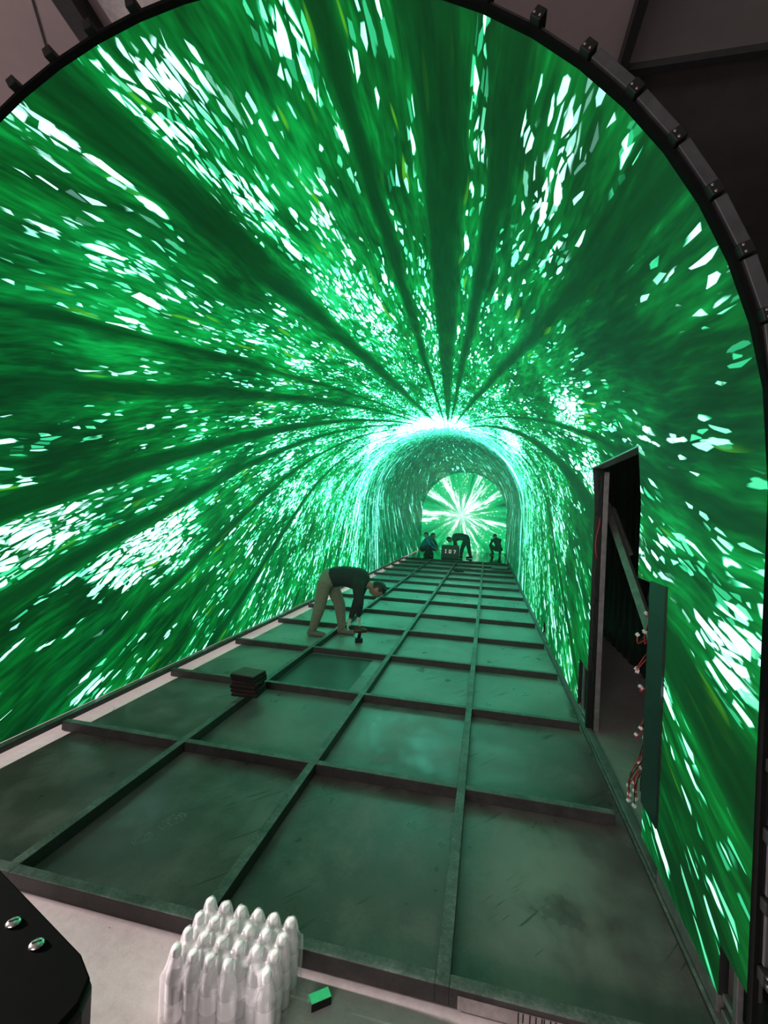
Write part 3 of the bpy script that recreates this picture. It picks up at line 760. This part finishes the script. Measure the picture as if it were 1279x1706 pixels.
# tool held on the floor
tl_ = empty('cordless_drill', (-1.56, 5.86, .0), .3, 'black cordless drill standing on the floor under the bending person', 'drill')
MB().box((-.05, -.035, .003), (.05, .035, .06)).build('battery', M['black'], tl_, bevel=.008)
MB().tube([(0, 0, .06), (.012, 0, .13)], .022, 10).build('grip', M['black'], tl_, True)
MB().tube([(-.07, 0, .15), (-.05, 0, .155), (.06, 0, .155), (.10, 0, .155)], .03, 12, True, [.026, .034, .03, .02]).build('motor_housing', plain('drill_red', (.08, .015, .012), .4), tl_, True)
SQUAT = {'pelvis': ((0, 0, .30), .135), 'spine': ((.08, 0, .48), .135), 'chest': ((.22, 0, .64), .145), 'neck': ((.33, 0, .74), .058), 'skull': ((.41, 0, .81), .075),
         'shL': ((.25, .18, .66), .066), 'elL': ((.40, .20, .45), .048), 'wrL': ((.55, .10, .34), .034), 'shR': ((.25, -.18, .66), .066), 'elR': ((.40, -.20, .45), .048), 'wrR': ((.55, -.10, .34), .034),
         'hipL': ((.03, .11, .28), .10), 'knL': ((.40, .20, .42), .068), 'anL': ((.20, .17, .09), .044), 'hipR': ((.03, -.11, .28), .10), 'knR': ((.40, -.20, .42), .068), 'anR': ((.20, -.17, .09), .044)}
STAND = {'pelvis': ((0, 0, .93), .13), 'spine': ((0, 0, 1.12), .13), 'chest': ((0, 0, 1.32), .14), 'neck': ((0, 0, 1.48), .055), 'skull': ((.02, 0, 1.61), .075),
         'shL': ((0, .19, 1.37), .06), 'elL': ((0, .24, 1.09), .046), 'wrL': ((.08, .22, .85), .033), 'shR': ((0, -.19, 1.37), .06), 'elR': ((0, -.24, 1.09), .046), 'wrR': ((.08, -.22, .85), .033),
         'hipL': ((0, .1, .87), .095), 'knL': ((.02, .11, .48), .066), 'anL': ((0, .12, .09), .044), 'hipR': ((0, -.1, .87), .095), 'knR': ((.02, -.11, .48), .066), 'anR': ((0, -.12, .09), .044)}
dk = pm((.014, .02, .02), 'dark_workwear'); dt = pm((.02, .022, .026), 'dark_trousers')
person((-2.42, 18.15, .087), -.3, SQUAT, (1, 0, -.2), (0, 0, 1), pm((.02, .22, .36), 'blue_shirt'), dt, M['black'], 'person in a blue shirt crouching beside the far left wall', foot_dir=((1, .2), (1, -.2)))
person((-2.02, 18.9, .087), -2.6, SQUAT, (1, 0, -.3), (0, 0, 1), dk, dt, M['black'], 'person in dark clothes crouching next to the blue shirted one', foot_dir=((1, .2), (1, -.2)))
person((-.75, 18.3, .087), 3.0, BENT, (.55, 0, -.85), (.85, 0, .5), dk, dt, M['black'], 'person in dark clothes bent double before the end screen')
person((.52, 20.6, .087), 2.0, SQUAT, (1, 0, -.4), (0, 0, 1), dk, dt, M['black'], 'person in dark clothes crouching at the foot of the far right wall', foot_dir=((1, .2), (1, -.2)))
# monitor box with lettering at the far end
mb_ = empty('control_box', (-1.32, 17.9, .087), 0, 'dark control box with small pale lettering on its front before the end screen', 'control box')
MB().box((-.33, -.16, 0), (.33, .16, .50)).build('body', plain('dark_green_box', (.03, .045, .045), .5), mb_, bevel=.01)
MB().box((-.28, -.175, .16), (.28, -.16, .40)).build('front_panel', plain('grey_front', (.06, .08, .08), .5), mb_, bevel=.004)
lt = plain('pale_lettering', (.9, .72, .68), .5)
_lm = lt.node_tree.nodes['Principled BSDF']; _lm.inputs['Emission Color'].default_value = (1, .75, .7, 1); _lm.inputs['Emission Strength'].default_value = .35
for gx, bars in ((-.16, ((-.03, 0, .03, .018), (-.010, 0, .010, .13), (-.035, .11, .02, .13))), (0, ((-.04, 0, -.018, .13), (-.04, 0, .03, .02), (-.04, .11, .03, .13), (.02, .01, .042, .12))), (.16, ((-.045, .11, .045, .13), (.02, .06, .045, .12), (-.005, 0, .02, .07)))):
    q = MB()
    for a, z0, b, z1 in bars: q.box((gx+a, -.181, .21+z0), (gx+b, -.175, .21+z1))
    q.build('letter', lt, mb_)
# things lying on the grid further in
cl = MB(); cl.tube([(.14*math.cos(t*.5)*(1+.05*math.sin(t)), .14*math.sin(t*.5), .008+.0012*t) for t in range(0, 40)], .007, 6)
tag(cl.build('cable_coil', M['blk'], None, True, loc=(-.78, 14.35, .003)), 'coil of black cable lying on the floor grid far in', 'cable')
st = empty('angle_bracket', (-1.93, 12.75, BT), .6, 'pale angle bracket lying across the grid beam behind the bending person', 'bracket')
MB().box((-.02, -.22, 0), (.02, .22, .02)).build('arm', M['dust'], st, bevel=.003); MB().box((.02, -.02, 0), (.30, .02, .02)).build('arm', M['dust'], st, bevel=.003)
q = MB(); q.tube([(.70, 16.85, .075), (.80, 16.95, .86)], .014, 8)
tag(q.build('white_pole', plain('white_pole_paint', (.75, .78, .76), .4)), 'thin white pole leaning on the right wall at the far end', 'pole')
tag(MB().box((-.30, -.22, 0), (.20, .22, .03)).build('board', plain('pale_board', (.20, .24, .22), .6), None, loc=(.50, 15.75, BT), bevel=.004), 'flat pale board lying on the grid by the far right wall', 'board')

# ------------------------------------------------------------------ thin haze hanging in the tunnel
hz = MB(); k_ = .96
poly = [(CX+(x-CX)*k_, ZC+(z-ZC)*k_ if z > ZC else max(z, 1.06)) for x, z in sec]
n_ = len(poly)
hz.v = [(x, 1.75, z) for x, z in poly]+[(x, 21.85, z) for x, z in poly]
hz.f = [tuple(range(n_))[::-1], tuple(range(n_, 2*n_))]+[(i, (i+1) % n_, n_+(i+1) % n_, n_+i) for i in range(n_)]
hm = bpy.data.materials.new('thin_haze'); hm.use_nodes = True; nt = hm.node_tree; nt.nodes.remove(nt.nodes['Principled BSDF'])
vs_ = nt.nodes.new('ShaderNodeVolumeScatter'); vs_.inputs['Density'].default_value = HAZE; vs_.inputs['Color'].default_value = (.8, 1, .97, 1); vs_.inputs['Anisotropy'].default_value = .2
nt.links.new(vs_.outputs[0], nt.nodes['Material Output'].inputs['Volume'])
tag(hz.build('haze', hm), 'thin pale haze hanging along the inside of the LED tunnel', 'haze', kind='stuff')
